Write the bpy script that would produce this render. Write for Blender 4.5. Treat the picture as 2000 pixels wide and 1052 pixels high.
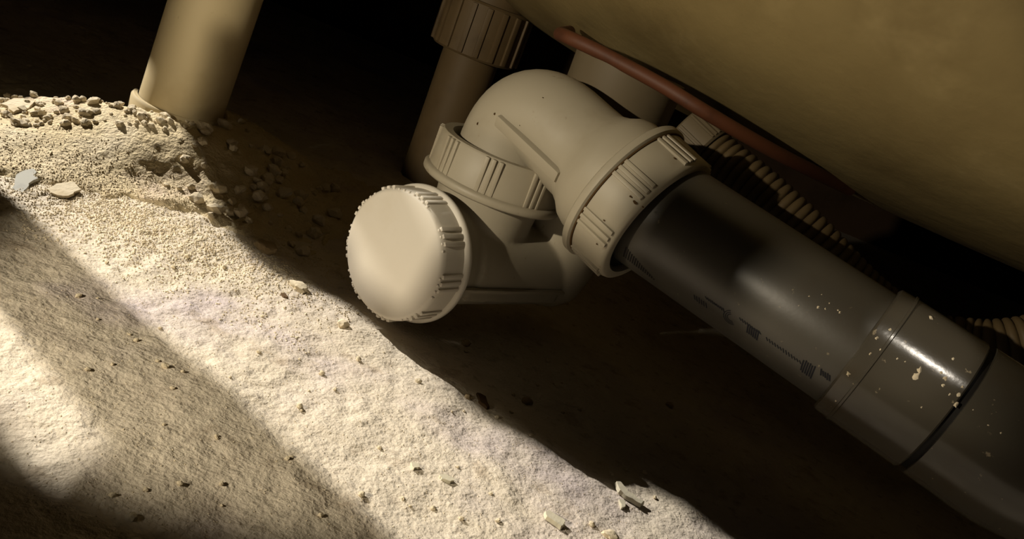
import bpy, bmesh, math, random
from mathutils import Vector, Matrix, noise

for o in list(bpy.data.objects):
    bpy.data.objects.remove(o)
scn = bpy.context.scene
COL = scn.collection
PI = math.pi
R = math.radians

# ------------------------------------------------------------------ camera
FPX, CAM_H, PITCH, ROLL = 1700.0, .165, R(18), R(22)
FW = Vector((0, math.cos(PITCH), -math.sin(PITCH)))
UP0 = Vector((0, math.sin(PITCH), math.cos(PITCH)))
RT0 = Vector((1, 0, 0))
CPOS = Vector((0, 0, CAM_H))
cx = RT0 * math.cos(ROLL) + UP0 * math.sin(ROLL)
cy = UP0 * math.cos(ROLL) - RT0 * math.sin(ROLL)
cam_d = bpy.data.cameras.new('camera')
cam = bpy.data.objects.new('camera', cam_d)
COL.objects.link(cam)
M = Matrix((cx, cy, -FW)).transposed().to_4x4()
M.translation = CPOS
cam.matrix_world = M
cam_d.sensor_width = 36
cam_d.lens = 36 * FPX / 2000
cam_d.clip_start = .005
cam_d.clip_end = 20
scn.camera = cam

# ------------------------------------------------------------------ world, lights, exposure
w = bpy.data.worlds.new('world')
scn.world = w
w.use_nodes = True
w.node_tree.nodes['Background'].inputs[0].default_value = (.9, .8, .7, 1)
w.node_tree.nodes['Background'].inputs[1].default_value = .0025
scn.view_settings.view_transform = 'Standard'
scn.view_settings.look = 'None'
scn.view_settings.gamma = 1
scn.view_settings.use_curve_mapping = False
scn.view_settings.exposure = 0


def spot(name, loc, target, energy, color, size, blend, radius):
    d = bpy.data.lights.new(name, 'SPOT')
    d.energy = energy
    d.color = color
    d.spot_size = R(size)
    d.spot_blend = blend
    d.shadow_soft_size = radius
    o = bpy.data.objects.new(name, d)
    o.location = loc
    o.rotation_euler = (Vector(target) - Vector(loc)).to_track_quat('-Z', 'Y').to_euler()
    COL.objects.link(o)
    return o


LAMP = Vector((-.9, .72, .55))          # the lamp beyond the added slotted wall
spot('work_lamp', LAMP, (-.12, .36, .0), 86, (1, .93, .83), 60, .3, .0045)
TORCH = Vector((-.27, .0, .170))
spot('torch_on_floor', TORCH, (-.03, .38, .10), 5.6, (1, .87, .66), 54, .3, .0040)
spot('gap_lamp', (.1198, .0109, .5061), (.1450, .3010, .0990), 2.4, (1, .90, .76), 5.0, .7, .0022)


# ------------------------------------------------------------------ helpers
def ray(x, y):
    dx, dy = x - 1000, y - 526
    a = dx * math.cos(ROLL) + dy * math.sin(ROLL)
    b = dx * math.sin(ROLL) - dy * math.cos(ROLL)
    return FW + RT0 * (a / FPX) + UP0 * (b / FPX)


def atd(x, y, d):
    return CPOS + ray(x, y) * d


def atz(x, y, z=0):
    r = ray(x, y)
    return CPOS + r * ((z - CAM_H) / r.z)


def frame(axis, ref=Vector((0, 0, 1))):
    """rotation whose local Z is axis and local X is as near ref as can be"""
    z = Vector(axis).normalized()
    x = ref - z * ref.dot(z)
    if x.length < 1e-4:
        x = Vector((1, 0, 0)) - z * z.x
    x.normalize()
    y = z.cross(x)
    return Matrix((x, y, z)).transposed()


def lathe(bm, origin, axis, prof, n=96, ref=Vector((0, 0, 1)), bump=None):
    """prof: list of (along, radius); radius 0 closes the end"""
    rot = frame(axis, ref)
    origin = Vector(origin)
    rings = []
    for t, r in prof:
        if r <= 1e-7:
            rings.append([bm.verts.new(origin + rot @ Vector((0, 0, t)))])
            continue
        ring = []
        for i in range(n):
            a = 2 * PI * i / n
            rr = r + (bump(a, t) if bump else 0)
            ring.append(bm.verts.new(origin + rot @ Vector((rr * math.cos(a), rr * math.sin(a), t))))
        rings.append(ring)
    for A, B in zip(rings, rings[1:]):
        if len(A) == 1 and len(B) == 1:
            continue
        for i in range(n):
            j = (i + 1) % n
            if len(A) == 1:
                bm.faces.new((A[0], B[j], B[i]))
            elif len(B) == 1:
                bm.faces.new((A[i], A[j], B[0]))
            else:
                bm.faces.new((A[i], A[j], B[j], B[i]))
    return bm


def sweep(bm, pts, rads, n=48, cap=True):
    pts = [Vector(p) for p in pts]
    N = len(pts)
    tans = []
    for i in range(N):
        a, b = pts[max(0, i - 1)], pts[min(N - 1, i + 1)]
        tans.append((b - a).normalized())
    ref = Vector((0, 0, 1)) if abs(tans[0].z) < .9 else Vector((1, 0, 0))
    x = (ref - tans[0] * ref.dot(tans[0])).normalized()
    rings = []
    for i in range(N):
        x = (x - tans[i] * x.dot(tans[i])).normalized()
        y = tans[i].cross(x)
        r = rads[i] if isinstance(rads, (list, tuple)) else rads
        rings.append([bm.verts.new(pts[i] + (x * math.cos(2 * PI * k / n) + y * math.sin(2 * PI * k / n)) * r) for k in range(n)])
    for A, B in zip(rings, rings[1:]):
        for i in range(n):
            j = (i + 1) % n
            bm.faces.new((A[i], A[j], B[j], B[i]))
    if cap:
        bm.faces.new(list(reversed(rings[0])))
        bm.faces.new(rings[-1])
    return bm


def spline(pts, n=12):
    """Catmull-Rom through pts"""
    P = [Vector(p) for p in pts]
    P = [P[0] * 2 - P[1]] + P + [P[-1] * 2 - P[-2]]
    out = []
    for i in range(1, len(P) - 2):
        a, b, c, d = P[i - 1:i + 3]
        for k in range(n):
            t = k / n
            out.append(.5 * ((2 * b) + (c - a) * t + (2 * a - 5 * b + 4 * c - d) * t * t + (3 * b - a - 3 * c + d) * t ** 3))
    out.append(P[-2])
    return out


def box(bm, mat, sx, sy, sz, bev=0):
    vs = [bm.verts.new(mat @ Vector((x * sx / 2, y * sy / 2, z * sz / 2))) for x in (-1, 1) for y in (-1, 1) for z in (-1, 1)]
    fs = [(0, 1, 3, 2), (4, 6, 7, 5), (0, 4, 5, 1), (2, 3, 7, 6), (0, 2, 6, 4), (1, 5, 7, 3)]
    faces = [bm.faces.new([vs[i] for i in f]) for f in fs]
    if bev:
        es = list({e for f in faces for e in f.edges})
        bmesh.ops.bevel(bm, geom=es, offset=bev, segments=2, affect='EDGES', profile=.6)
    return bm


def obj(name, bm, mat, parent=None, smooth=True, angle=40):
    bmesh.ops.recalc_face_normals(bm, faces=bm.faces[:])
    me = bpy.data.meshes.new(name)
    bm.to_mesh(me)
    bm.free()
    me.materials.append(mat)
    if smooth:
        for p in me.polygons:
            p.use_smooth = True
        me.set_sharp_from_angle(angle=R(angle))
    o = bpy.data.objects.new(name, me)
    COL.objects.link(o)
    if parent:
        o.parent = parent
        o.matrix_parent_inverse = Matrix.Translation(-parent.location)
    return o


def thing(name, label, cat, loc=(0, 0, 0), group=None):
    o = bpy.data.objects.new(name, None)
    o.empty_display_size = .02
    COL.objects.link(o)
    o.location = loc
    return tag(o, label, cat, group)


def tag(o, label, cat, group=None):
    o['label'] = label
    o['category'] = cat
    if group:
        o['group'] = group
    return o


def struct(o):
    o['kind'] = 'structure'
    return o


# ------------------------------------------------------------------ materials
def rgb(h):
    c = [int(h[i:i + 2], 16) / 255 for i in (0, 2, 4)]
    return tuple((x / 12.92 if x <= .04045 else ((x + .055) / 1.055) ** 2.4) for x in c) + (1,)


def material(name, base, rough=.6, layers=(), bumps=(), spec=.4, coat=0):
    """layers: (scale, detail, lo, hi, colour, strength); bumps: (kind, scale, strength, distance)"""
    m = bpy.data.materials.new(name)
    m.use_nodes = True
    nt = m.node_tree
    N, L = nt.nodes, nt.links
    b = N['Principled BSDF']
    b.inputs['Roughness'].default_value = rough
    b.inputs['Specular IOR Level'].default_value = spec
    if coat:
        b.inputs['Coat Weight'].default_value = coat
        b.inputs['Coat Roughness'].default_value = .15
    tc = N.new('ShaderNodeTexCoord')
    last = None
    for i, (sc, det, lo, hi, colr, st) in enumerate(layers):
        tx = N.new('ShaderNodeTexNoise')
        tx.inputs['Scale'].default_value = sc
        tx.inputs['Detail'].default_value = det
        tx.inputs['Roughness'].default_value = .6
        mp = N.new('ShaderNodeMapping')
        mp.inputs['Location'].default_value = (i * 3.1, i * 1.7, i * 2.3)
        L.new(tc.outputs['Object'], mp.inputs[0])
        L.new(mp.outputs[0], tx.inputs[0])
        mr = N.new('ShaderNodeMapRange')
        mr.interpolation_type = 'SMOOTHSTEP'
        for k, v in zip(('From Min', 'From Max', 'To Min', 'To Max'), (lo, hi, 0, st)):
            mr.inputs[k].default_value = v
        L.new(tx.outputs[0], mr.inputs[0])
        mx = N.new('ShaderNodeMix')
        mx.data_type = 'RGBA'
        L.new(mr.outputs[0], mx.inputs[0])
        if last is None:
            mx.inputs[6].default_value = base
        else:
            L.new(last, mx.inputs[6])
        mx.inputs[7].default_value = colr
        last = mx.outputs[2]
    if last is None:
        b.inputs['Base Color'].default_value = base
    else:
        L.new(last, b.inputs['Base Color'])
    nrm = None
    for kind, sc, st, dist in bumps:
        if kind == 'noise':
            tx = N.new('ShaderNodeTexNoise')
            tx.inputs['Detail'].default_value = 6
            out = 0
        else:
            tx = N.new('ShaderNodeTexVoronoi')
            out = 0
        tx.inputs['Scale'].default_value = sc
        L.new(tc.outputs['Object'], tx.inputs[0])
        bp = N.new('ShaderNodeBump')
        bp.inputs['Strength'].default_value = st
        bp.inputs['Distance'].default_value = dist
        L.new(tx.outputs[out], bp.inputs['Height'])
        if nrm:
            L.new(nrm, bp.inputs['Normal'])
        nrm = bp.outputs[0]
    if nrm:
        L.new(nrm, b.inputs['Normal'])
    return m


MAT_FLOOR = material('plaster_dusted_concrete', rgb('d0c5b2'), .95,
                     [(14, 5, .42, .68, rgb('ddd2bf'), .8), (30, 6, .52, .75, rgb('aea192'), .55),
                      (9, 3, .52, .70, rgb('b5a9b6'), .6), (160, 4, .56, .75, rgb('8f8374'), .6), (45, 5, .58, .7, rgb('a08f78'), .6), (420, 3, .58, .75, rgb('d9cfbd'), .6)],
                     [('noise', 700, .4, .0018), ('noise', 160, .45, .003), ('voronoi', 420, .2, .0010)], spec=.15)
MAT_MOUND = material('crumbly_cream_plaster', rgb('cdbd9a'), .95,
                     [(25, 5, .45, .7, rgb('d8cbb0'), .8), (18, 4, .56, .74, rgb('bba9a4'), .5), (60, 6, .6, .78, rgb('9a8259'), .6),
                      (300, 3, .6, .78, rgb('b49f78'), .5)],
                     [('noise', 600, .55, .0022), ('noise', 150, .4, .003)], spec=.15)
MAT_CRUMB = material('plaster_crumb', rgb('d8cbb0'), .95, [(80, 4, .45, .7, rgb('c0ae8c'), .6)], [('noise', 500, .4, .001)], spec=.15)
MAT_STONE = material('tan_stone', rgb('a3906f'), .9, [(90, 4, .45, .7, rgb('7d6a4d'), .6)], [('noise', 400, .4, .001)], spec=.2)
MAT_CHIP = material('grey_plaster_chip', rgb('cac3ad'), .9, [(120, 4, .5, .7, rgb('9a9786'), .5)], [('noise', 500, .3, .0006)], spec=.2)
MAT_BLUECHIP = material('bluish_chip', rgb('b4b3aa'), .9, [(120, 4, .5, .7, rgb('9b9b97'), .5)], spec=.2)
MAT_DARKCHIP = material('brown_chip', rgb('5f4a33'), .9, spec=.2)
MAT_TRAP = material('dusty_white_polypropylene', rgb('a49b87'), .5,
                    [(22, 5, .52, .75, rgb('8e826b'), .6), (130, 5, .66, .76, rgb('6f5b3e'), .55)], [('noise', 900, .04, .0006)], spec=.4)
MAT_CAP = material('clean_white_polypropylene', rgb('d3ccbe'), .5, [(30, 4, .5, .75, rgb('c7bda9'), .5)], [('noise', 1400, .05, .0005)], spec=.4)
MAT_GRIME = material('brown_grime', rgb('4d3a22'), .9, spec=.1)
MAT_GREY = material('grey_pvc', rgb('4b473f'), .38,
                    [(18, 5, .5, .75, rgb('463c2e'), .7), (300, 4, .68, .74, rgb('9a8c70'), .5)], [('noise', 500, .05, .0005)], spec=.5)
MAT_GREYSOCKET = material('scuffed_grey_pvc', rgb('504b41'), .19,
                          [(20, 5, .5, .75, rgb('4b3f2e'), .8), (240, 4, .67, .73, rgb('b5a68a'), .6)], [('noise', 500, .06, .0005)], spec=.5)
MAT_RUBBER = material('black_rubber_seal', rgb('1b1815'), .6, spec=.3)
MAT_PRINT = material('dark_blue_print', rgb('14151c'), .5, spec=.3)
MAT_WASTE = material('cream_waste_pipe', rgb('b3a37f'), .6, [(20, 4, .5, .75, rgb('9d8b64'), .6), (200, 3, .68, .76, rgb('8d7c58'), .4)],
                     [('noise', 600, .05, .0006)], spec=.3)
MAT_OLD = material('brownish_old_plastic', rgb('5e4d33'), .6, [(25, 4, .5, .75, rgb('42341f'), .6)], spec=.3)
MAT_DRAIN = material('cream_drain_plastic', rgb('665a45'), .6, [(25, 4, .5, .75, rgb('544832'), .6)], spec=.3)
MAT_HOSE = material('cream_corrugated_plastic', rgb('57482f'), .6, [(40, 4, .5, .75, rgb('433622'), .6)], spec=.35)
MAT_COPPER = material('dull_copper', rgb('5c351f'), .6, [(60, 4, .5, .75, rgb('3c2112'), .7)], spec=.4)
MAT_TUB = material('raw_tub_underside', rgb('85744b'), .7, [(7, 5, .42, .7, rgb('6e5d39'), .9), (16, 5, .55, .75, rgb('a08e62'), .5)],
                   [('noise', 40, .25, .004), ('noise', 300, .1, .001)], spec=.3)
MAT_WALL = material('dark_brick_rendering', rgb('4a3a2a'), .95, [(8, 5, .45, .7, rgb('33271b'), .8)], [('noise', 60, .4, .004)], spec=.1)
MAT_WOOD = material('rough_timber', rgb('7b6240'), .85, [(12, 5, .45, .7, rgb('5a452b'), .8)], [('noise', 120, .3, .002)], spec=.2)


# ------------------------------------------------------------------ floor, walls
def fbm(x, y, s, o=4, seed=0.0):
    return noise.fractal(Vector((x * s + seed, y * s - seed, seed)), 1.0, 2.0, o)


def sstep(a, b, x):
    t = max(0., min(1., (x - a) / (b - a)))
    return t * t * (3 - 2 * t)


def floor_h(x, y):
    h = .0022 * fbm(x, y, 9, 3) + .0011 * fbm(x, y, 45, 3, 7.) + .0005 * fbm(x, y, 190, 3, 3.)
    # pitted crust along the lamp-lit strip in front of the mound
    pit = sstep(.10, .45, fbm(x, y, 120, 2, 5.)) * sstep(.05, -.12, x) * sstep(.22, .33, y)
    return h - .0007 * pit


def grid(x0, x1, y0, y1, step, hf):
    nx, ny = int((x1 - x0) / step) + 1, int((y1 - y0) / step) + 1
    vs = []
    for j in range(ny):
        y = y0 + (y1 - y0) * j / (ny - 1)
        for i in range(nx):
            x = x0 + (x1 - x0) * i / (nx - 1)
            vs.append((x, y, hf(x, y)))
    fs = [(j * nx + i, j * nx + i + 1, (j + 1) * nx + i + 1, (j + 1) * nx + i) for j in range(ny - 1) for i in range(nx - 1)]
    return vs, fs


def mesh_obj(name, vs, fs, mat, parent=None, smooth=True):
    me = bpy.data.meshes.new(name)
    me.from_pydata(vs, [], fs)
    me.materials.append(mat)
    if smooth:
        for p in me.polygons:
            p.use_smooth = True
    o = bpy.data.objects.new(name, me)
    COL.objects.link(o)
    if parent:
        o.parent = parent
    return o


vs, fs = grid(-.48, .46, .06, .74, .0018, floor_h)
# the same slab runs on to the walls, coarser
far = []


def slab(x0, x1, y0, y1):
    b = len(vs)
    vs.extend([(x0, y0, -.004), (x1, y0, -.004), (x1, y1, -.004), (x0, y1, -.004)])
    fs.append((b, b + 1, b + 2, b + 3))


slab(-1.3, 1.2, -.7, 1.3)
floor = struct(mesh_obj('floor', vs, fs, MAT_FLOOR))

bm = bmesh.new()
box(bm, Matrix.Translation((0, 1.28, .3)), 2.5, .06, .7, 0)
struct(obj('wall_back', bm, MAT_WALL, smooth=False))
# added unseen left wall, its two openings cut to cast the lamp's bands
bm = bmesh.new()
WX = -.5


def wy(slope):
    return LAMP.y + (WX - LAMP.x) * slope


Y2, Y3, Y4 = wy(-.557), wy(-.622), wy(-.662)
for y0, y1, z0, z1 in ((Y3, Y2, 0, .9), (-.1, Y4, 0, .9), (Y4, Y3, .285, .9), (Y2, wy(-.4), .40, .9)):
    box(bm, Matrix.Translation((WX, (y0 + y1) / 2, (z0 + z1) / 2 - .006)), .004, y1 - y0, z1 - z0, 0)
# edge of the larger part, shaped to bound the lamp light
EDGE = [(-.49, -.006), (-.49, .19), (-.48, .2016), (-.41, .222), (-.375, .235), (-.375, .250), (-.39, .256), (-.43, .265), (-.440, .275), (-.424, .285), (-.424, .302), (-.445, .309), (-.440, .318), (-.412, .328), (-.418, .336), (-.425, .36), (-.44, .9)]
for (sa, za), (sb, zb) in zip(EDGE, EDGE[1:]):
    q = [bm.verts.new((x, y, z)) for x in (WX - .002, WX + .002) for y, z in ((wy(sa), za), (1.25, za), (1.25, zb), (wy(sb), zb))]
    for f in ((0, 1, 2, 3), (7, 6, 5, 4), (0, 4, 5, 1), (1, 5, 6, 2), (2, 6, 7, 3), (3, 7, 4, 0)):
        bm.faces.new([q[k] for k in f])
struct(obj('shade_wall_left', bm, MAT_WALL, smooth=False))
# added unseen rail and upright on two feet, shaped to block torch light
bm = bmesh.new()


def az(deg, d, z):
    return Vector((TORCH.x + d * math.cos(R(deg)), TORCH.y + d * math.sin(R(deg)), z))


ra, rb = az(80, .165, 0), az(22, .165, 0)
SHADE_RAIL = [(0, .1066, .1386), (.22, .1085, .1215), (.335, .110, .1190), (.345, .110, .1155), (.42, .111, .1155), (.43, .111, .1195), (.445, .1115, .133), (.475, .1120, .1370), (.50, .1123, .1385), (.66, .1144, .1395), (1, .1177, .144)]
acr = (rb - ra).normalized().cross(Vector((0, 0, 1))) * .004
for (ua, la, ha), (ub, lb, hb) in zip(SHADE_RAIL, SHADE_RAIL[1:]):
    pa, pb = ra.lerp(rb, ua), ra.lerp(rb, ub)
    q = [bm.verts.new(p + sd + Vector((0, 0, z))) for sd in (acr, -acr) for p, z in ((pa, la), (pb, lb), (pb, hb), (pa, ha))]
    for f in ((0, 1, 2, 3), (7, 6, 5, 4), (0, 4, 5, 1), (1, 5, 6, 2), (2, 6, 7, 3), (3, 7, 4, 0)):
        bm.faces.new([q[k] for k in f])
for e in (ra, rb):
    box(bm, Matrix.Translation((e.x, e.y, .052)), .010, .010, .115, .0005)
post = ra.lerp(rb, .60)
rot = frame(Vector((0, 0, 1)), rb - ra).to_4x4()
rot.translation = (post.x, post.y, .136)
box(bm, rot, .0145, .008, .034, .0005)
struct(obj('torch_shade_rail', bm, MAT_WOOD))

# ------------------------------------------------------------------ plaster mound round the waste pipe
PB = Vector((-.212, .478, 0))      # waste pipe foot
PR = .0232
LEDGE = [(-.42, .300), (-.2269, .352), (-.2076, .362), (-.183, .374), (-.160, .398), (-.128, .392), (-.10, .405), (-.08, .47), (-.09, .60)]


def ledge_dist(x, y):
    """signed: >0 inside the mound"""
    best, sgn = 9, 1
    for (ax, ay), (bx, by) in zip(LEDGE, LEDGE[1:]):
        dx, dy = bx - ax, by - ay
        t = max(0, min(1, ((x - ax) * dx + (y - ay) * dy) / (dx * dx + dy * dy)))
        px, py = ax + dx * t, ay + dy * t
        d = math.hypot(x - px, y - py)
        if d < best:
            best = d
            sgn = 1 if dx * (y - ay) - dy * (x - ax) > 0 else -1
    return best * sgn


def mound_h(x, y):
    d = ledge_dist(x, y) + .006 * fbm(x, y, 40, 3, 2.) + .0025 * fbm(x, y, 160, 2, 4.)
    r = math.hypot(x - PB.x, y - PB.y)
    rough = .35 + .65 * sstep(-.19, -.14, x) + .7 * sstep(.40, .46, y)
    h = -.004 + .0066 * sstep(-.004, .008, d) + .004 * sstep(.0, .05, d)
    h += .019 * sstep(.10, .026, r) * sstep(.0, .05, d)
    # back edge falls away behind the pipe
    back = (y - .438 - .12 * max(0, x + .27)) + .012 * fbm(x, y, 30, 3, 9.)
    if x < PB.x:
        h -= .022 * sstep(-.004, .035, back)
    h -= .02 * sstep(.53, .60, y)
    h += rough * (.0018 * fbm(x, y, 45, 3, 1.) + .0014 * abs(fbm(x, y, 150, 3, 6.)) + .0005 * fbm(x, y, 420, 2, 8.)) * sstep(-.004, .01, d)
    h -= .004 * sstep(.25, .5, fbm(x, y, 32, 2, 12.)) * sstep(.03, .0, abs(d - .008))
    if r < PR + .004:      # small gap round the pipe
        h -= .006 * sstep(PR + .004, PR + .0015, r)
    return h


vs, fs = grid(-.44, -.06, .28, .62, .0013, mound_h)
mound = mesh_obj('plaster_mound', vs, fs, MAT_MOUND)
tag(mound, 'crumbling heap of cream plaster packed round the foot of the upright cream pipe', 'plaster')


def ground(x, y):
    h = floor_h(x, y)
    if -.44 < x < -.06 and .28 < y < .62:
        h = max(h, mound_h(x, y))
    return h


# ------------------------------------------------------------------ upright cream waste pipe
PL = Vector((.065, 0, 1)).normalized()
t = thing('waste_pipe', 'thick cream upright pipe standing in the crumbled plaster heap', 'pipe', (PB.x, PB.y, 0))
bm = bmesh.new()
lathe(bm, (PB.x, PB.y, -.002), PL, [(0, 0), (0, PR), (.42, PR), (.42, 0)], 96)
obj('pipe_tube', bm, MAT_WASTE, t)
bm = bmesh.new()
lathe(bm, (PB.x, PB.y, .0125), (.02, -.03, 1), [(0, PR - .001), (0, PR + .0022), (.0135, PR + .0022), (.015, PR + .001), (.015, PR - .001)], 96)
obj('socket_rim', bm, MAT_WASTE, t)
bm = bmesh.new()
lathe(bm, PB + PL * .148, PL, [(0, PR - .001), (.001, PR + .002), (.06, PR + .0025), (.062, PR - .001)], 96)
obj('sleeve', bm, MAT_WASTE, t)

# ------------------------------------------------------------------ the bath trap
BA = Vector((.67, .743, 0)).normalized()          # body axis, from cap to riser
CA = Vector((math.cos(R(58)), math.sin(R(58)), 0))   # cleanout neck axis
CAPC = Vector((-.0505, .3525, .0363))
RING = Vector((-.023, .397, .069))
NUTC = Vector((.0375, .3641, .0948))
BENDZ = .1125
trap = thing('bath_trap', 'white plastic bath trap with round cleanout cap and elbow outlet', 'drain trap', (RING.x, RING.y, 0))

bm = bmesh.new()


def cbody(t, dz=0):
    return CAPC + BA * t + Vector((0, 0, dz))


lathe(bm, CAPC + CA * .006, CA, [(0, 0), (0, .0255), (.022, .0255), (.03, .0235), (.046, .0215), (.052, 0)], 64)
lathe(bm, cbody(.006), BA, [(.03, 0), (.03, .021), (.085, .0205), (.094, .019), (.1, .014), (.104, 0)], 64)     # cleanout neck, lower run
bmesh_lo = cbody(.094, -.004)
lathe(bm, (RING.x, RING.y, .030), (0, 0, 1), [(-.006, 0), (-.004, .014), (0, .019), (.012, .0225), (.046, .0255), (.046, 0)], 64)          # inlet under the union nut
RIS = cbody(.100)
lathe(bm, (RIS.x, RIS.y, .022), (0, 0, 1), [(-.006, 0), (-.004, .012), (.003, .019), (.016, .0225), (.086, .0225), (.086, 0)], 64)         # riser to the drain
mid = cbody(.062, -.006)
rot = frame(BA).to_4x4()
rot.translation = mid
box(bm, rot, .012, .040, .060, 0)                                                                                                           # web
body = obj('body', bm, MAT_TRAP, trap)
md = body.modifiers.new('weld', 'REMESH')
md.mode = 'VOXEL'
md.voxel_size = .0009
md.use_smooth_shade = True
sm = body.modifiers.new('soften', 'SMOOTH')
sm.iterations = 7
sm.factor = .5
bm = bmesh.new()
rot = frame(BA).to_4x4()
rot.translation = cbody(.060, -.005)
box(bm, rot, .0016, .0455, .066, .0005)
obj('mould_seam', bm, MAT_TRAP, body)


def ribs(origin, axis, r, t0, t1, angles, mat, parent, ref=Vector((0, 0, 1)), dr=.0011, gap=.0032, wd=.0019):
    """three raised bars per grip, one mesh for each grip"""
    rot = frame(axis, ref)
    for a0 in angles:
        bm = bmesh.new()
        for k in (-1, 0, 1):
            a = a0 + k * gap / r
            rad = rot @ Vector((math.cos(a), math.sin(a), 0))
            tan = rot @ Vector((-math.sin(a), math.cos(a), 0))
            ax = rot @ Vector((0, 0, 1))
            m = Matrix((rad, tan, ax)).transposed().to_4x4()
            m.translation = Vector(origin) + ax * ((t0 + t1) / 2) + rad * r
            box(bm, m, dr * 2, wd, t1 - t0, .0005)
        obj('grip_rib', bm, mat, parent, smooth=True)


# cleanout cap
bm = bmesh.new()


def scallop(a, t):
    return 0


lathe(bm, CAPC, CA, [(0, 0), (0, .0268), (.0004, .0278), (.0012, .0286), (.0028, .0290), (.0138, .0292), (.0142, .0305), (.0150, .0311), (.0166, .0311), (.0174, .0305), (.0174, .024), (.012, .024), (.012, 0)], 128)
cap = obj('cleanout_cap', bm, MAT_CAP, trap, angle=50)
ribs(CAPC, CA, .0288, .0012, .0140, [R(x) for x in range(8, 360, 40)], MAT_CAP, cap)
bm = bmesh.new()
for k in range(60):       # moulded teeth round the face edge
    a = 2 * PI * k / 60
    rot = frame(CA)
    rad = rot @ Vector((math.cos(a), math.sin(a), 0))
    m = Matrix((rad, CA.cross(rad), CA)).transposed().to_4x4()
    m.translation = CAPC + rad * .0277 + CA * .0016
    if (k % 7) < 4:
        box(bm, m, .0022, .0011, .0022, .0003)
obj('edge_teeth', bm, MAT_CAP, cap)

# union nut on the inlet
UZ = Vector((0, 0, 1))
bm = bmesh.new()
lathe(bm, RING, UZ, [(0, .0255), (0, .0330), (.0008, .0338), (.0030, .0338), (.0038, .0330), (.0042, .0318), (.0195, .0310), (.0205, .0302), (.0205, .0262), (.008, .0262), (.008, .0200)], 128)
un = obj('union_nut', bm, MAT_TRAP, trap, angle=50)
ribs(RING, UZ, .0312, .0040, .0200, [R(x) for x in (100, 142, 184, 226, 268, 310, 352, 34, 67)], MAT_TRAP, un, ref=Vector((1, 0, 0)))

# elbow: up out of the union nut, round, and down to the outlet nut
LIM = (NUTC - Vector((RING.x, RING.y, BENDZ))).normalized()
P0 = Vector((RING.x, RING.y, .074))
BC = Vector((RING.x, RING.y, BENDZ + .001))
RB = .0235
path = [P0, Vector((RING.x, RING.y, BC.z - RB - .004))]
s0 = Vector((RING.x, RING.y, BC.z - RB))
s1 = BC + LIM * RB
for k in range(0, 17):
    u = k / 16
    # quadratic-ish rounded corner
    path.append((1 - u) ** 2 * s0 + 2 * u * (1 - u) * (BC * .9 + (s0 + s1) * .05) + u * u * s1)
L_END = (NUTC - BC).length
rads = [.0224] * len(path)
for f, r in ((.50, .0224), (.60, .0226), (.66, .0245), (.72, .0275), (.78, .0288), (.9, .0290), (1.02, .0290)):
    path.append(BC + LIM * (L_END * f))
    rads.append(r)
bm = bmesh.new()
sweep(bm, path, rads, 96)
elbow = obj('elbow', bm, MAT_TRAP, trap, angle=60)


def cyl_hit(px, py, o, ax, r):
    d = ray(px, py)
    ax = ax.normalized()
    w0 = CPOS - o
    dp = d - ax * d.dot(ax)
    wp = w0 - ax * w0.dot(ax)
    A, B, C_ = dp.dot(dp), 2 * dp.dot(wp), wp.dot(wp) - r * r
    disc = max(0, B * B - 4 * A * C_)
    return CPOS + d * ((-B - math.sqrt(disc)) / (2 * A))


def on_cyl(o, ax, r, s, ang, ref=Vector((0, 0, 1))):
    rot = frame(ax, ref)
    return o + rot @ Vector((r * math.cos(ang), r * math.sin(ang), s))


# raised mould seam along the elbow
qa, qb = cyl_hit(972, 243, BC, LIM, .0226), cyl_hit(1100, 333, BC, LIM, .0226)
mida = (qa + qb) / 2
rad = mida - BC
rad = (rad - LIM * rad.dot(LIM)).normalized()
sa, sb = (qa - BC).dot(LIM), (qb - BC).dot(LIM)
m = Matrix((rad, LIM.cross(rad), LIM)).transposed().to_4x4()
m.translation = BC + LIM * ((sa + sb) / 2) + rad * .0222
bm = bmesh.new()
box(bm, m, .0062, .0056, sb - sa, .0010)
obj('mould_seam', bm, MAT_TRAP, elbow)

# outlet nut
N0 = NUTC - LIM * .0085
bm = bmesh.new()
lathe(bm, N0, LIM, [(0, .026), (0, .0335), (.0008, .0342), (.0034, .0342), (.0040, .0334), (.0044, .0324), (.0200, .0318), (.0215, .0312), (.0222, .0302), (.0222, .0272), (.0205, .0264), (.006, .0264), (.006, .022)], 128)
on = obj('outlet_nut', bm, MAT_TRAP, trap, angle=50)
ribs(N0, LIM, .0320, .0044, .0205, [R(x) for x in (18, 62, 106, 150, 194, 238, 282, 326)], MAT_TRAP, on)
bm = bmesh.new()
lathe(bm, N0, LIM, [(.010, .0258), (.0195, .0262), (.0195, .0215), (.010, .0215)], 64)
obj('rubber_seal', bm, MAT_RUBBER, on)
random.seed(4)
for (x, y, s) in ((1290, 272, 3.4), (1318, 310, 2.2), (1240, 395, 3.0), (1232, 384, 1.8), (1166, 476, 1.8), (1180, 430, 1.6), (1256, 404, 1.7), (1244, 291, 1.8)):
    p = cyl_hit(x, y, N0, LIM, .0322)
    rad = p - N0
    rad = (rad - LIM * rad.dot(LIM)).normalized()
    m = Matrix((rad, LIM.cross(rad), LIM)).transposed().to_4x4()
    m.translation = p
    bm = bmesh.new()
    ring = []
    for k in range(10):
        a = 2 * PI * k / 10
        q = .00022 * s * random.uniform(.6, 1.3)
        ring.append(bm.verts.new(m @ Vector((.00015, q * math.cos(a), q * math.sin(a) * 1.5))))
    top = bm.verts.new(m @ Vector((.0004, 0, 0)))
    for k in range(10):
        bm.faces.new((ring[k], ring[(k + 1) % 10], top))
    obj('grime_spot', bm, MAT_GRIME, on)

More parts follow.
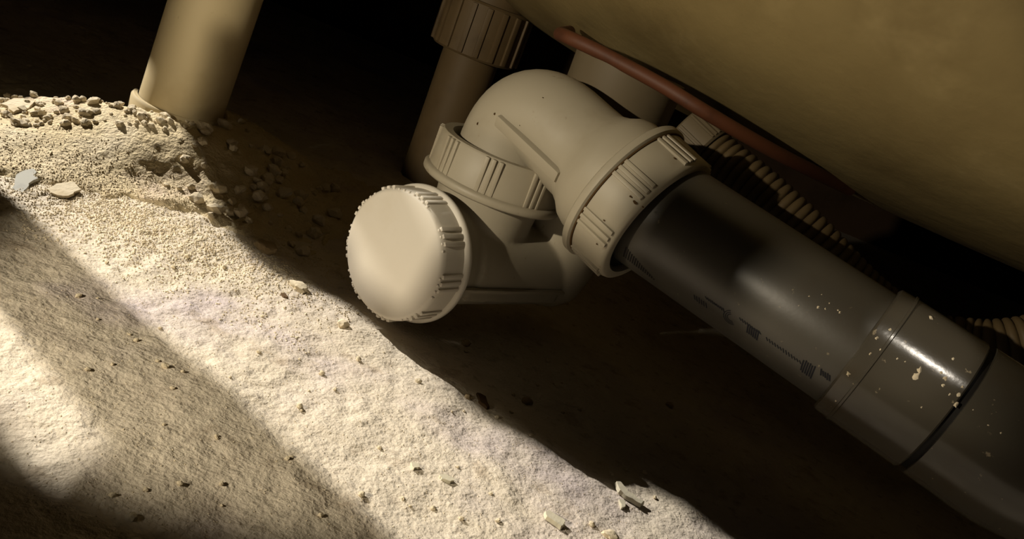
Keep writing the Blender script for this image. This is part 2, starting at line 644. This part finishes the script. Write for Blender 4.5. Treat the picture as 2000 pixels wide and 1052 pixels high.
bm = bmesh.new()
lathe(bm, N0, LIM, [(.0040, .0326), (.0041, .0331), (.0047, .0330), (.0048, .0322)], 96)
obj('grime_line', bm, MAT_GRIME, on)
for (x, y, s, vert) in ((1200, 290, 3, 0), (1222, 296, 3.2, 0), (1210, 274, 2, 0), (1015, 245, 1.6, 0), (1190, 270, 1.4, 0), (965, 222, 2.6, 1), (932, 241, 2.2, 1), (1215, 310, 1.6, 0), (1060, 190, 1.1, 0)):
    o_, a_ = (BC, LIM) if not vert else (P0, Vector((0, 0, 1)))
    p = cyl_hit(x, y, o_, a_, .0226)
    if vert:
        p = cyl_hit(x, y, P0, Vector((0, 0, 1)), .0225)
    rad = p - o_
    rad = (rad - a_ * rad.dot(a_)).normalized()
    m = Matrix((rad, a_.cross(rad), a_)).transposed().to_4x4()
    m.translation = p
    bm = bmesh.new()
    ring = []
    for k in range(9):
        a = 2 * PI * k / 9
        q = .00020 * s * random.uniform(.5, 1.3)
        ring.append(bm.verts.new(m @ Vector((-.0002, q * math.cos(a), q * math.sin(a) * 1.4))))
    top = bm.verts.new(m @ Vector((.0003, 0, 0)))
    for k in range(9):
        bm.faces.new((ring[k], ring[(k + 1) % 9], top))
    obj('grime_spot', bm, MAT_GRIME, elbow)

# ------------------------------------------------------------------ grey drain pipe and its fitting
G0 = atd(1298, 428, .3635)
G1 = atd(1846, 797, .322)
GA = (G1 - G0).normalized()
GR = .0252
GL = (G1 - G0).length
pipe = thing('drain_pipe', 'straight dark grey plastic drain pipe leaving the white trap', 'pipe', (G0 + GA * .06) * 1)
bm = bmesh.new()
ps = -.012
lathe(bm, G0, GA, [(ps, .021), (ps, GR - .001), (ps + .002, GR), (GL - .02, GR), (GL - .02, .021)], 96)
tube = obj('pipe_tube', bm, MAT_GREY, pipe)


def gpt(px, py, r=GR):
    p = cyl_hit(px, py, G0, GA, r)
    s = (p - G0).dot(GA)
    rot = frame(GA)
    q = rot.transposed() @ (p - G0)
    return s, math.atan2(q.y, q.x)


def curved_bar(bm, s0, a0, s1, a1, wd, r):
    """thin patch on the pipe from (s0,a0) to (s1,a1)"""
    n = 4
    ds, da = s1 - s0, (a1 - a0) * r
    ln = math.hypot(ds, da)
    nsx, nax = -da / ln * wd / 2, ds / ln * wd / 2 / r
    prev = None
    for k in range(n + 1):
        u = k / n
        s, a = s0 + (s1 - s0) * u, a0 + (a1 - a0) * u
        A = bm.verts.new(on_cyl(G0, GA, r, s + nsx, a + nax))
        B = bm.verts.new(on_cyl(G0, GA, r, s - nsx, a - nax))
        if prev:
            bm.faces.new((prev[0], A, B, prev[1]))
        prev = (A, B)


random.seed(11)


def print_block(cxp, cyp, n, pitch, height, jitter, wd=.00045):
    s, a = gpt(cxp, cyp)
    bm = bmesh.new()
    for k in range(n):
        ss = s + (k - (n - 1) / 2) * pitch
        hh = height * random.uniform(1 - jitter, 1)
        curved_bar(bm, ss - .0006, a - hh / 2 / GR, ss + .0006, a + hh / 2 / GR, wd, GR + .00012)
    obj('printed_mark', bm, MAT_PRINT, tube, smooth=False)


print_block(1368, 588, 6, .0011, .0030, .5)
print_block(1396, 593, 9, .0010, .0013, .4, .0004)
print_block(1465, 636, 9, .0011, .0012, .4, .0004)
print_block(1470, 648, 6, .0009, .0050, .25, .0006)
print_block(1530, 684, 13, .0012, .0016, .5, .0004)
print_block(1577, 720, 6, .0009, .0065, .25, .0006)
print_block(1612, 732, 5, .0009, .0028, .3, .0006)
s, a = gpt(1428, 620)
bm = bmesh.new()
for rr in (.0016, .0024, .0032):
    for k in range(10):
        t0, t1 = PI * .25 + PI * 1.1 * k / 10, PI * .25 + PI * 1.1 * (k + 1) / 10
        curved_bar(bm, s + rr * math.cos(t0), a + rr * math.sin(t0) / GR, s + rr * math.cos(t1), a + rr * math.sin(t1) / GR, .0003, GR + .00012)
obj('printed_mark', bm, MAT_PRINT, tube, smooth=False)
# fine thread tape showing under the nut
bm = bmesh.new()
s, a = gpt(1232, 500)
for k in range(15):
    hh = .0068 * (1 - k / 17)
    curved_bar(bm, s - .003 + k * .0011, a - hh / 2 / GR + k * .012, s - .003 + k * .0011, a + hh / 2 / GR + k * .012, .0006, GR + .00015)
obj('scored_thread', bm, MAT_RUBBER, tube, smooth=False)

S0 = (atd(1672, 680, .334) - G0).dot(GA)
fit = thing('pipe_fitting', 'scuffed grey push-fit socket bend joined to the grey pipe at the right edge', 'pipe fitting', G1 * 1)
bm = bmesh.new()
SR = .0279
lathe(bm, G0, GA, [(S0, GR + .0002), (S0, SR - .0012), (S0 + .0008, SR), (S0 + .0055, SR + .0002), (GL - .0022, SR + .0002), (GL - .0016, SR - .0004), (GL - .0014, GR)], 96)
sock = obj('socket', bm, MAT_GREYSOCKET, fit)
bm = bmesh.new()
lathe(bm, G0, GA, [(S0 + .0058, SR - .0002), (S0 + .0062, SR + .0008), (S0 + .0070, SR + .0008), (S0 + .0076, SR - .0002)], 96)
obj('moulded_ring', bm, MAT_GREYSOCKET, sock)
bm = bmesh.new()
lathe(bm, G0, GA, [(GL - .0016, GR), (GL - .0016, SR - .0018), (GL + .0016, SR - .0018), (GL + .0016, GR)], 96)
obj('seal_groove', bm, MAT_RUBBER, fit)
# bend beyond the groove
B0 = G0 + GA * (GL + .0010)
bp = [B0, B0 + GA * .010, B0 + GA * .026]
side = Vector((.55, -.10, -.55)).normalized()
turn = (GA + Vector((.20, -.15, .25))).normalized()
bp += [bp[-1] + turn * .016, bp[-1] + turn * .016 + (turn + Vector((.1, -.2, .12))).normalized() * .022]
bp.append(bp[-1] + (turn + Vector((.15, -.35, .2))).normalized() * .03)
sp = spline(bp, 8)
bm = bmesh.new()
sweep(bm, sp, [SR + .0004] * len(sp), 96)
bend = obj('bend', bm, MAT_GREYSOCKET, fit)
bm = bmesh.new()
k = 25
sweep(bm, [sp[k] * 1, sp[k] + (sp[k + 1] - sp[k]).normalized() * .0028, sp[k] + (sp[k + 1] - sp[k]).normalized() * .0056], [SR + .001, SR + .0022, SR + .001], 96)
obj('collar', bm, MAT_GREYSOCKET, bend)
# splashes of plaster on the socket and pipe
random.seed(8)
SPL = [(1657, 730, 5), (1788, 734, 9), (1796, 722, 6), (1818, 620, 6), (1632, 783, 2.4), (1598, 600, 3.5), (1612, 603, 3), (1637, 606, 3), (1580, 578, 2.5), (1620, 592, 2.6),
       (1605, 575, 2), (1560, 597, 2), (1640, 610, 3), (1700, 690, 3), (1720, 683, 3.4), (1712, 660, 4), (1846, 738, 4.5), (1838, 728, 3), (1842, 752, 3), (1867, 790, 5), (1872, 770, 4), (1800, 795, 2),
       (1880, 755, 3), (1862, 700, 3), (1738, 643, 3), (1746, 655, 3), (1930, 830, 3), (1955, 845, 3.5), (1900, 800, 3), (1855, 770, 2.4), (1752, 700, 2), (1768, 706, 1.6)]
for (x, y, s) in SPL:
    onpipe = (cyl_hit(x, y, G0, GA, GR) - G0).dot(GA) < S0
    r = GR if onpipe else SR + .0003
    p = cyl_hit(x, y, G0, GA, r)
    rad = p - G0
    rad = (rad - GA * rad.dot(GA)).normalized()
    m = Matrix((rad, GA.cross(rad), GA)).transposed().to_4x4()
    m.translation = p
    bm = bmesh.new()
    q0 = .00020 * s
    ring = []
    for k in range(9):
        a = 2 * PI * k / 9
        q = q0 * random.uniform(.5, 1.3) * .8
        ring.append(bm.verts.new(m @ Vector((-.0001, q * math.cos(a) * 1.2, q * math.sin(a)))))
    top = bm.verts.new(m @ Vector((q0 * .5, 0, 0)))
    for k in range(9):
        bm.faces.new((ring[k], ring[(k + 1) % 9], top))
    obj('plaster_splash', bm, MAT_CRUMB, tube if onpipe else sock)

# ------------------------------------------------------------------ bathtub above
def tub_mesh(c, sx, sy, sz, e1, e2, rotz, nu=96, nv=48):
    bm = bmesh.new()

    def pw(v, e):
        return math.copysign(abs(v) ** e, v)
    rings = []
    cr, sr = math.cos(rotz), math.sin(rotz)
    for j in range(nv + 1):
        v = -PI / 2 + (PI / 2) * j / nv
        if j == 0:
            rings.append([bm.verts.new(Vector(c) + Vector((0, 0, -sz)))])
            continue
        ring = []
        for i in range(nu):
            u = 2 * PI * i / nu
            x = sx * pw(math.cos(v), e1) * pw(math.cos(u), e2)
            y = sy * pw(math.cos(v), e1) * pw(math.sin(u), e2)
            z = sz * pw(math.sin(v), e1)
            ring.append(bm.verts.new(Vector(c) + Vector((x * cr - y * sr, x * sr + y * cr, z))))
        rings.append(ring)
    for A, B in zip(rings, rings[1:]):
        for i in range(nu):
            j = (i + 1) % nu
            if len(A) == 1:
                bm.faces.new((A[0], B[j], B[i]))
            else:
                bm.faces.new((A[i], A[j], B[j], B[i]))
    return bm


tub = thing('bathtub', 'rounded cream underside of a bathtub hanging over the trap', 'bathtub', (.33, .83, .125))
shell = obj('shell', tub_mesh((.325, .760, .412), .53, .53, .30, .46, .97, R(-30)), MAT_TUB, tub)
sd = shell.modifiers.new('thickness', 'SOLIDIFY')
sd.thickness = .005
sd.offset = -1

# drain body under the tub, above the trap riser
dr = thing('tub_drain', 'dim cream drain tailpiece dropping from the bathtub behind the white elbow', 'drain', (RIS.x, RIS.y, .1085))
bm = bmesh.new()
lathe(bm, (RIS.x, RIS.y, .1085), (0, 0, 1), [(0, 0), (0, .0245), (.006, .0250), (.010, .0266), (.034, .0272), (.034, 0)], 72)
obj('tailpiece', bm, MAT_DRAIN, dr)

# copper pipe
bm = bmesh.new()
cp = [atd(1112, 62, .46), atd(1094, 66, .425), atd(1108, 72, .402), atd(1180, 106, .392), atd(1290, 165, .382), atd(1390, 226, .378), atd(1520, 300, .395), atd(1660, 370, .44)]
sweep(bm, spline(cp, 8), .0032, 24)
tag(obj('copper_pipe', bm, MAT_COPPER), 'thin reddish copper pipe running along the lower edge of the bathtub', 'pipe')

# upright pipe far behind with its ribbed nut
bk = thing('back_pipe', 'dim brown upright pipe with ribbed nut behind the white elbow', 'pipe', (-.086, .64, 0))
bm = bmesh.new()
lathe(bm, (-.084, .632, -.006), (.0, -.02, 1), [(0, 0), (0, .0205), (.16, .0205), (.16, 0)], 64)
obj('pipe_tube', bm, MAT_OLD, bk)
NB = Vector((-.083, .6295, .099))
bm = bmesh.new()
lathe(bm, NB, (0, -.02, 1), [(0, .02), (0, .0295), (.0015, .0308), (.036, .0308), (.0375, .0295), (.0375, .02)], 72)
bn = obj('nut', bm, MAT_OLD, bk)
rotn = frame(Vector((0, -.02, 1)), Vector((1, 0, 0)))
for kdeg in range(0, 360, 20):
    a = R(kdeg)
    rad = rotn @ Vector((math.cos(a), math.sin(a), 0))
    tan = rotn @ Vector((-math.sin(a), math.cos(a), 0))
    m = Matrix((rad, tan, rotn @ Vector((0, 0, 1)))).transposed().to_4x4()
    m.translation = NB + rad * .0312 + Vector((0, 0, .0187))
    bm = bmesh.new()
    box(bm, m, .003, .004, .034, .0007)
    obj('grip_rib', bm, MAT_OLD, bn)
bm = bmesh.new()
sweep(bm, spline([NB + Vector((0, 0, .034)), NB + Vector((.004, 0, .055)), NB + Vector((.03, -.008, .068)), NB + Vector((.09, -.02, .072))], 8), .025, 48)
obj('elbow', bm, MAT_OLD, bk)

# corrugated overflow hose behind the grey pipe
hose = thing('overflow_hose', 'cream corrugated hose curving behind the grey drain pipe', 'hose', atd(1700, 560, .40) * 1)
hp = spline([atd(1350, 262, .425), atd(1400, 310, .42), atd(1480, 375, .412), atd(1578, 466, .405), atd(1690, 582, .402), atd(1800, 655, .398), atd(1880, 672, .392), atd(1950, 676, .385), atd(2050, 660, .38), atd(2200, 610, .38)], 40)
# resample by length
acc = [0]
for a, b in zip(hp, hp[1:]):
    acc.append(acc[-1] + (b - a).length)
step = .0006
pts, rads = [], []
i = 0
s = 0
while s < acc[-1]:
    while acc[i + 1] < s:
        i += 1
    u = (s - acc[i]) / max(1e-9, acc[i + 1] - acc[i])
    pts.append(hp[i].lerp(hp[i + 1], u))
    ph = (s / .0042) % 1
    rads.append(.0108 + .0016 * (1 - abs(2 * ph - 1) ** 3))
    s += step
bm = bmesh.new()
sweep(bm, pts, rads, 32)
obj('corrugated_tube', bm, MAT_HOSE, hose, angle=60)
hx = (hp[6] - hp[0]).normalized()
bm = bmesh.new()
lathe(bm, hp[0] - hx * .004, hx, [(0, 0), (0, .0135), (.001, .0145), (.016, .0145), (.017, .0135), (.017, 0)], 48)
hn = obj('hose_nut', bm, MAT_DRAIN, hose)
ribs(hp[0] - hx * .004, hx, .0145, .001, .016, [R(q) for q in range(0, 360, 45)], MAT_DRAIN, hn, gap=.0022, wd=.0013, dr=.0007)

# ------------------------------------------------------------------ stones, chips and crumbs
def rock(name, mat, x, y, r, seed, flat=.7, sink=.25, stretch=1., rz=0., sub=2):
    bm = bmesh.new()
    bmesh.ops.create_icosphere(bm, subdivisions=sub, radius=1)
    for v in bm.verts:
        n = 1 + .38 * noise.noise(v.co * 1.3 + Vector((seed, seed * 2, 0))) + .2 * noise.noise(v.co * 3.1 + Vector((seed, 0, 5)))
        v.co = Vector((v.co.x * r * n * stretch, v.co.y * r * n, v.co.z * r * n * flat))
    o = obj(name, bm, mat, angle=35)
    o.location = (x, y, ground(x, y) + r * flat * (1 - sink) - r * flat * .25)
    o.rotation_euler = (0, 0, rz)
    return o


def ragged(P, amt=.0005):
    out = []
    for a, b in zip(P, P[1:] + P[:1]):
        for u in (0, .33, .66):
            q = a.lerp(b, u)
            out.append(q + Vector((random.uniform(-amt, amt), random.uniform(-amt, amt), 0)))
    return out


def chip(name, mat, pix, th, tilt=0, lift=.0):
    """flat flake whose outline was read off the floor"""
    P = ragged([atz(*p) for p in pix], .0003)
    c = sum(P, Vector()) / len(P)
    bm = bmesh.new()
    lo = [bm.verts.new((p.x - c.x, p.y - c.y, 0)) for p in P]
    hi = [bm.verts.new(((p.x - c.x) * .94, (p.y - c.y) * .94, th * random.uniform(.8, 1.2))) for p in P]
    n = len(P)
    for i in range(n):
        j = (i + 1) % n
        bm.faces.new((lo[i], lo[j], hi[j], hi[i]))
    bm.faces.new(hi)
    bm.faces.new(list(reversed(lo)))
    o = obj(name, bm, mat, angle=30)
    o.location = (c.x, c.y, ground(c.x, c.y) + lift)
    o.rotation_euler = (tilt, tilt * .5, 0)
    return o


def rock_px(name, mat, px, py, r, seed, label, cat='stone', z=0, **kw):
    p = atz(px, py, z)
    return tag(rock(name, mat, p.x, p.y, r, seed, **kw), label, cat)


rock_px('stone', MAT_STONE, 519, 482, .0042, 1.3, 'rounded tan stone in shadow at the foot of the plaster heap', z=.003, stretch=1.35, rz=-.4, sub=3)
rock_px('stone', MAT_CRUMB, 584, 562, .0036, 2.9, 'pale flattened stone on the shadow edge left of the round cap', z=.001, stretch=1.5, flat=.5, rz=-.5, sub=3)
rock_px('stone', MAT_STONE, 911, 668, .0023, 4.1, 'small pinkish stone lying in the dark below the round cap', z=.001)
rock_px('stone', MAT_STONE, 1307, 792, .002, 5.2, 'tiny reddish stone in the dark under the grey pipe', z=.001)
rock_px('stone', MAT_STONE, 1032, 778, .0026, 6.7, 'small dim brown stone on the shaded floor under the trap', z=.001)
rock_px('stone', MAT_STONE, 916, 772, .0017, 7.7, 'small pale stone beside the brown flake in the shade', z=.001)
rock_px('stone', MAT_CRUMB, 670, 632, .0026, 8.3, 'cream crumb at the shadow edge just left of the cap bottom', z=.001)
rock_px('stone', MAT_CRUMB, 1192, 1045, .0022, 9.3, 'rounded pale stone at the bottom edge beside the long chip', z=.001, stretch=1.4)
random.seed(21)
tag(chip('brown_flake', MAT_DARKCHIP, [(930, 770), (946, 778), (955, 798), (948, 800), (934, 786)], .0012), 'dark brown flake lying in the shade below the trap', 'flake')
tag(chip('brown_flake', MAT_DARKCHIP, [(546, 576), (556, 577), (562, 586), (552, 584)], .0008), 'tiny rust brown flake on the lit floor below the heap', 'flake')
tag(chip('plaster_stick', MAT_CHIP, [(1196, 950), (1204, 951), (1222, 968), (1255, 988), (1250, 993), (1222, 980), (1204, 966)], .0016, R(4), .0006), 'long thin curved plaster splinter on the floor at bottom right', 'plaster chip')
tag(chip('plaster_chip', MAT_CHIP, [(1208, 978), (1218, 982), (1220, 994), (1211, 996)], .0012), 'small square chip just below the long curved splinter', 'plaster chip')
tag(chip('plaster_chip', MAT_CHIP, [(1060, 1006), (1068, 1003), (1098, 1022), (1102, 1032), (1092, 1036), (1064, 1016)], .0014, lift=.0003), 'flat oblong pale chip on the floor at the bottom edge', 'plaster chip')
tag(chip('plaster_chip', MAT_CHIP, [(800, 905), (815, 908), (820, 915), (806, 918)], .001), 'small grey chip on the lit floor in the middle of the bright strip', 'plaster chip')
tag(chip('plaster_chip', MAT_CHIP, [(857, 930), (872, 928), (888, 940), (880, 945), (862, 938)], .001), 'thin broken chip on the lit floor left of the oblong chip', 'plaster chip')


def chip_on_mound(pix, z, th, mat, label, tilt):
    P = ragged([atz(px, py, z) for px, py in pix], .0010)
    c = sum(P, Vector()) / len(P)
    bm = bmesh.new()
    lo = [bm.verts.new((p.x - c.x, p.y - c.y, 0)) for p in P]
    hi = [bm.verts.new(((p.x - c.x) * .95, (p.y - c.y) * .95, th * random.uniform(.7, 1.2))) for p in P]
    n = len(P)
    for i in range(n):
        j = (i + 1) % n
        bm.faces.new((lo[i], lo[j], hi[j], hi[i]))
    bm.faces.new(hi)
    bm.faces.new(list(reversed(lo)))
    o = obj('plaster_flake', bm, mat, angle=30)
    o.location = (c.x, c.y, ground(c.x, c.y) + .0006)
    o.rotation_euler = (tilt, 0, 0)
    return tag(o, label, 'plaster chip')


chip_on_mound([(28, 338), (40, 322), (70, 320), (78, 336), (60, 346), (48, 358), (32, 352)], .006, .0013, MAT_BLUECHIP, 'bluish grey flake on the plaster heap at the left edge', R(8))
chip_on_mound([(92, 356), (110, 347), (150, 350), (160, 362), (140, 372), (112, 366)], .006, .001, MAT_CRUMB, 'curled cream flake beside the bluish flake on the heap', R(10))
chip_on_mound([(4, 198), (30, 195), (70, 205), (56, 212), (24, 213)], .012, .0018, MAT_CRUMB, 'pale slab fragment sticking up on the back rim of the heap at far left', R(12))
chip_on_mound([(150, 188), (172, 178), (196, 176), (198, 186), (170, 194)], .016, .003, MAT_BLUECHIP, 'bluish flake on the back rim of the heap near the upright pipe', R(10))

random.seed(3)
proto = []
for k in range(6):
    bm = bmesh.new()
    bmesh.ops.create_icosphere(bm, subdivisions=2, radius=1)
    for v in bm.verts:
        n = 1 + .45 * noise.noise(v.co * 1.2 + Vector((k * 3.7, 1, 0))) + .25 * noise.noise(v.co * 2.9 + Vector((k, 0, 5)))
        v.co = Vector((v.co.x * n, v.co.y * n * .85, v.co.z * n * .7))
    me = bpy.data.meshes.new('plaster_crumb')
    bm.to_mesh(me)
    bm.free()
    me.materials.append(MAT_CRUMB)
    proto.append(me)


def crumb(x, y, r, label, group, sink=.25, big=1):
    word = 'larger' if r >= big else 'tiny'
    label, group = word + ' ' + label, word + ' ' + group
    o = bpy.data.objects.new('plaster_crumb', random.choice(proto))
    COL.objects.link(o)
    o.location = (x, y, ground(x, y) + r * (.7 - sink))
    o.rotation_euler = (random.uniform(-.4, .4), random.uniform(-.4, .4), random.uniform(0, 6.28))
    o.scale = (r, r, r)
    tag(o, label, 'crumb', group)


n = 0
while n < 150:      # crumbs along the back rim and round the pipe
    x, y = random.uniform(-.28, -.19), random.uniform(.40, .47)
    if math.hypot(x - PB.x, y - PB.y) < PR + .004 or abs((y - .425) - .6 * (x + .25)) > .022:
        continue
    crumb(x, y, random.choice((.0008, .001, .0012, .0015, .002, .0027)), 'cream plaster crumb on the top rim of the heap left of the pipe', 'crumbs on the heap rim', .42, .0019)
    n += 1
n = 0
while n < 70:      # rubble on the shaded right flank
    x, y = random.uniform(-.185, -.10), random.uniform(.40, .50)
    if math.hypot(x - PB.x, y - PB.y) < PR + .006:
        continue
    crumb(x, y, random.choice((.0016, .0022, .003, .0042)), 'brownish plaster lump on the shaded right flank of the heap', 'lumps on the shaded flank', .3, .0029)
    n += 1
for k in range(90):      # scattered over the lit floor
    p = atz(random.uniform(150, 1300), random.uniform(480, 1040))
    crumb(p.x, p.y, random.choice((.0006, .0008, .001, .0013)), 'loose plaster crumb scattered on the open floor', 'loose crumbs on the floor', .25, .00099)

# grains nobody could count
vsg, fsg = [], []
random.seed(5)
OCT = [(1, 0, 0), (-1, 0, 0), (0, 1, 0), (0, -1, 0), (0, 0, 1), (0, 0, -1)]
OF = [(0, 2, 4), (2, 1, 4), (1, 3, 4), (3, 0, 4), (2, 0, 5), (1, 2, 5), (3, 1, 5), (0, 3, 5)]
for k in range(26000):
    if k < 6500:
        x, y = random.uniform(-.30, -.06), random.uniform(.31, .41)
    elif k < 18000:
        x, y = random.gauss(-.165, .045), random.gauss(.364, .019)
    else:
        x, y = random.uniform(-.25, .18), random.uniform(.15, .42)
    if math.hypot(x - PB.x, y - PB.y) < PR + .002:
        continue
    if k < 6500 and fbm(x, y, 25, 2, 3.) < -.05:
        continue
    r = random.choice((.0002, .0003, .0004, .0006)) if k < 18000 else random.choice((.0002, .0003))
    z = ground(x, y) + r * .3
    b = len(vsg)
    for ox, oy, oz in OCT:
        q = r * random.uniform(.6, 1.3)
        vsg.append((x + ox * q, y + oy * q, z + oz * q * .6))
    fsg.extend([tuple(b + i for i in f) for f in OF])
gr = mesh_obj('plaster_grit', vsg, fsg, MAT_CRUMB, smooth=False)
gr['kind'] = 'stuff'
tag(gr, 'fine pale plaster grit strewn over the floor and the heap', 'grit')
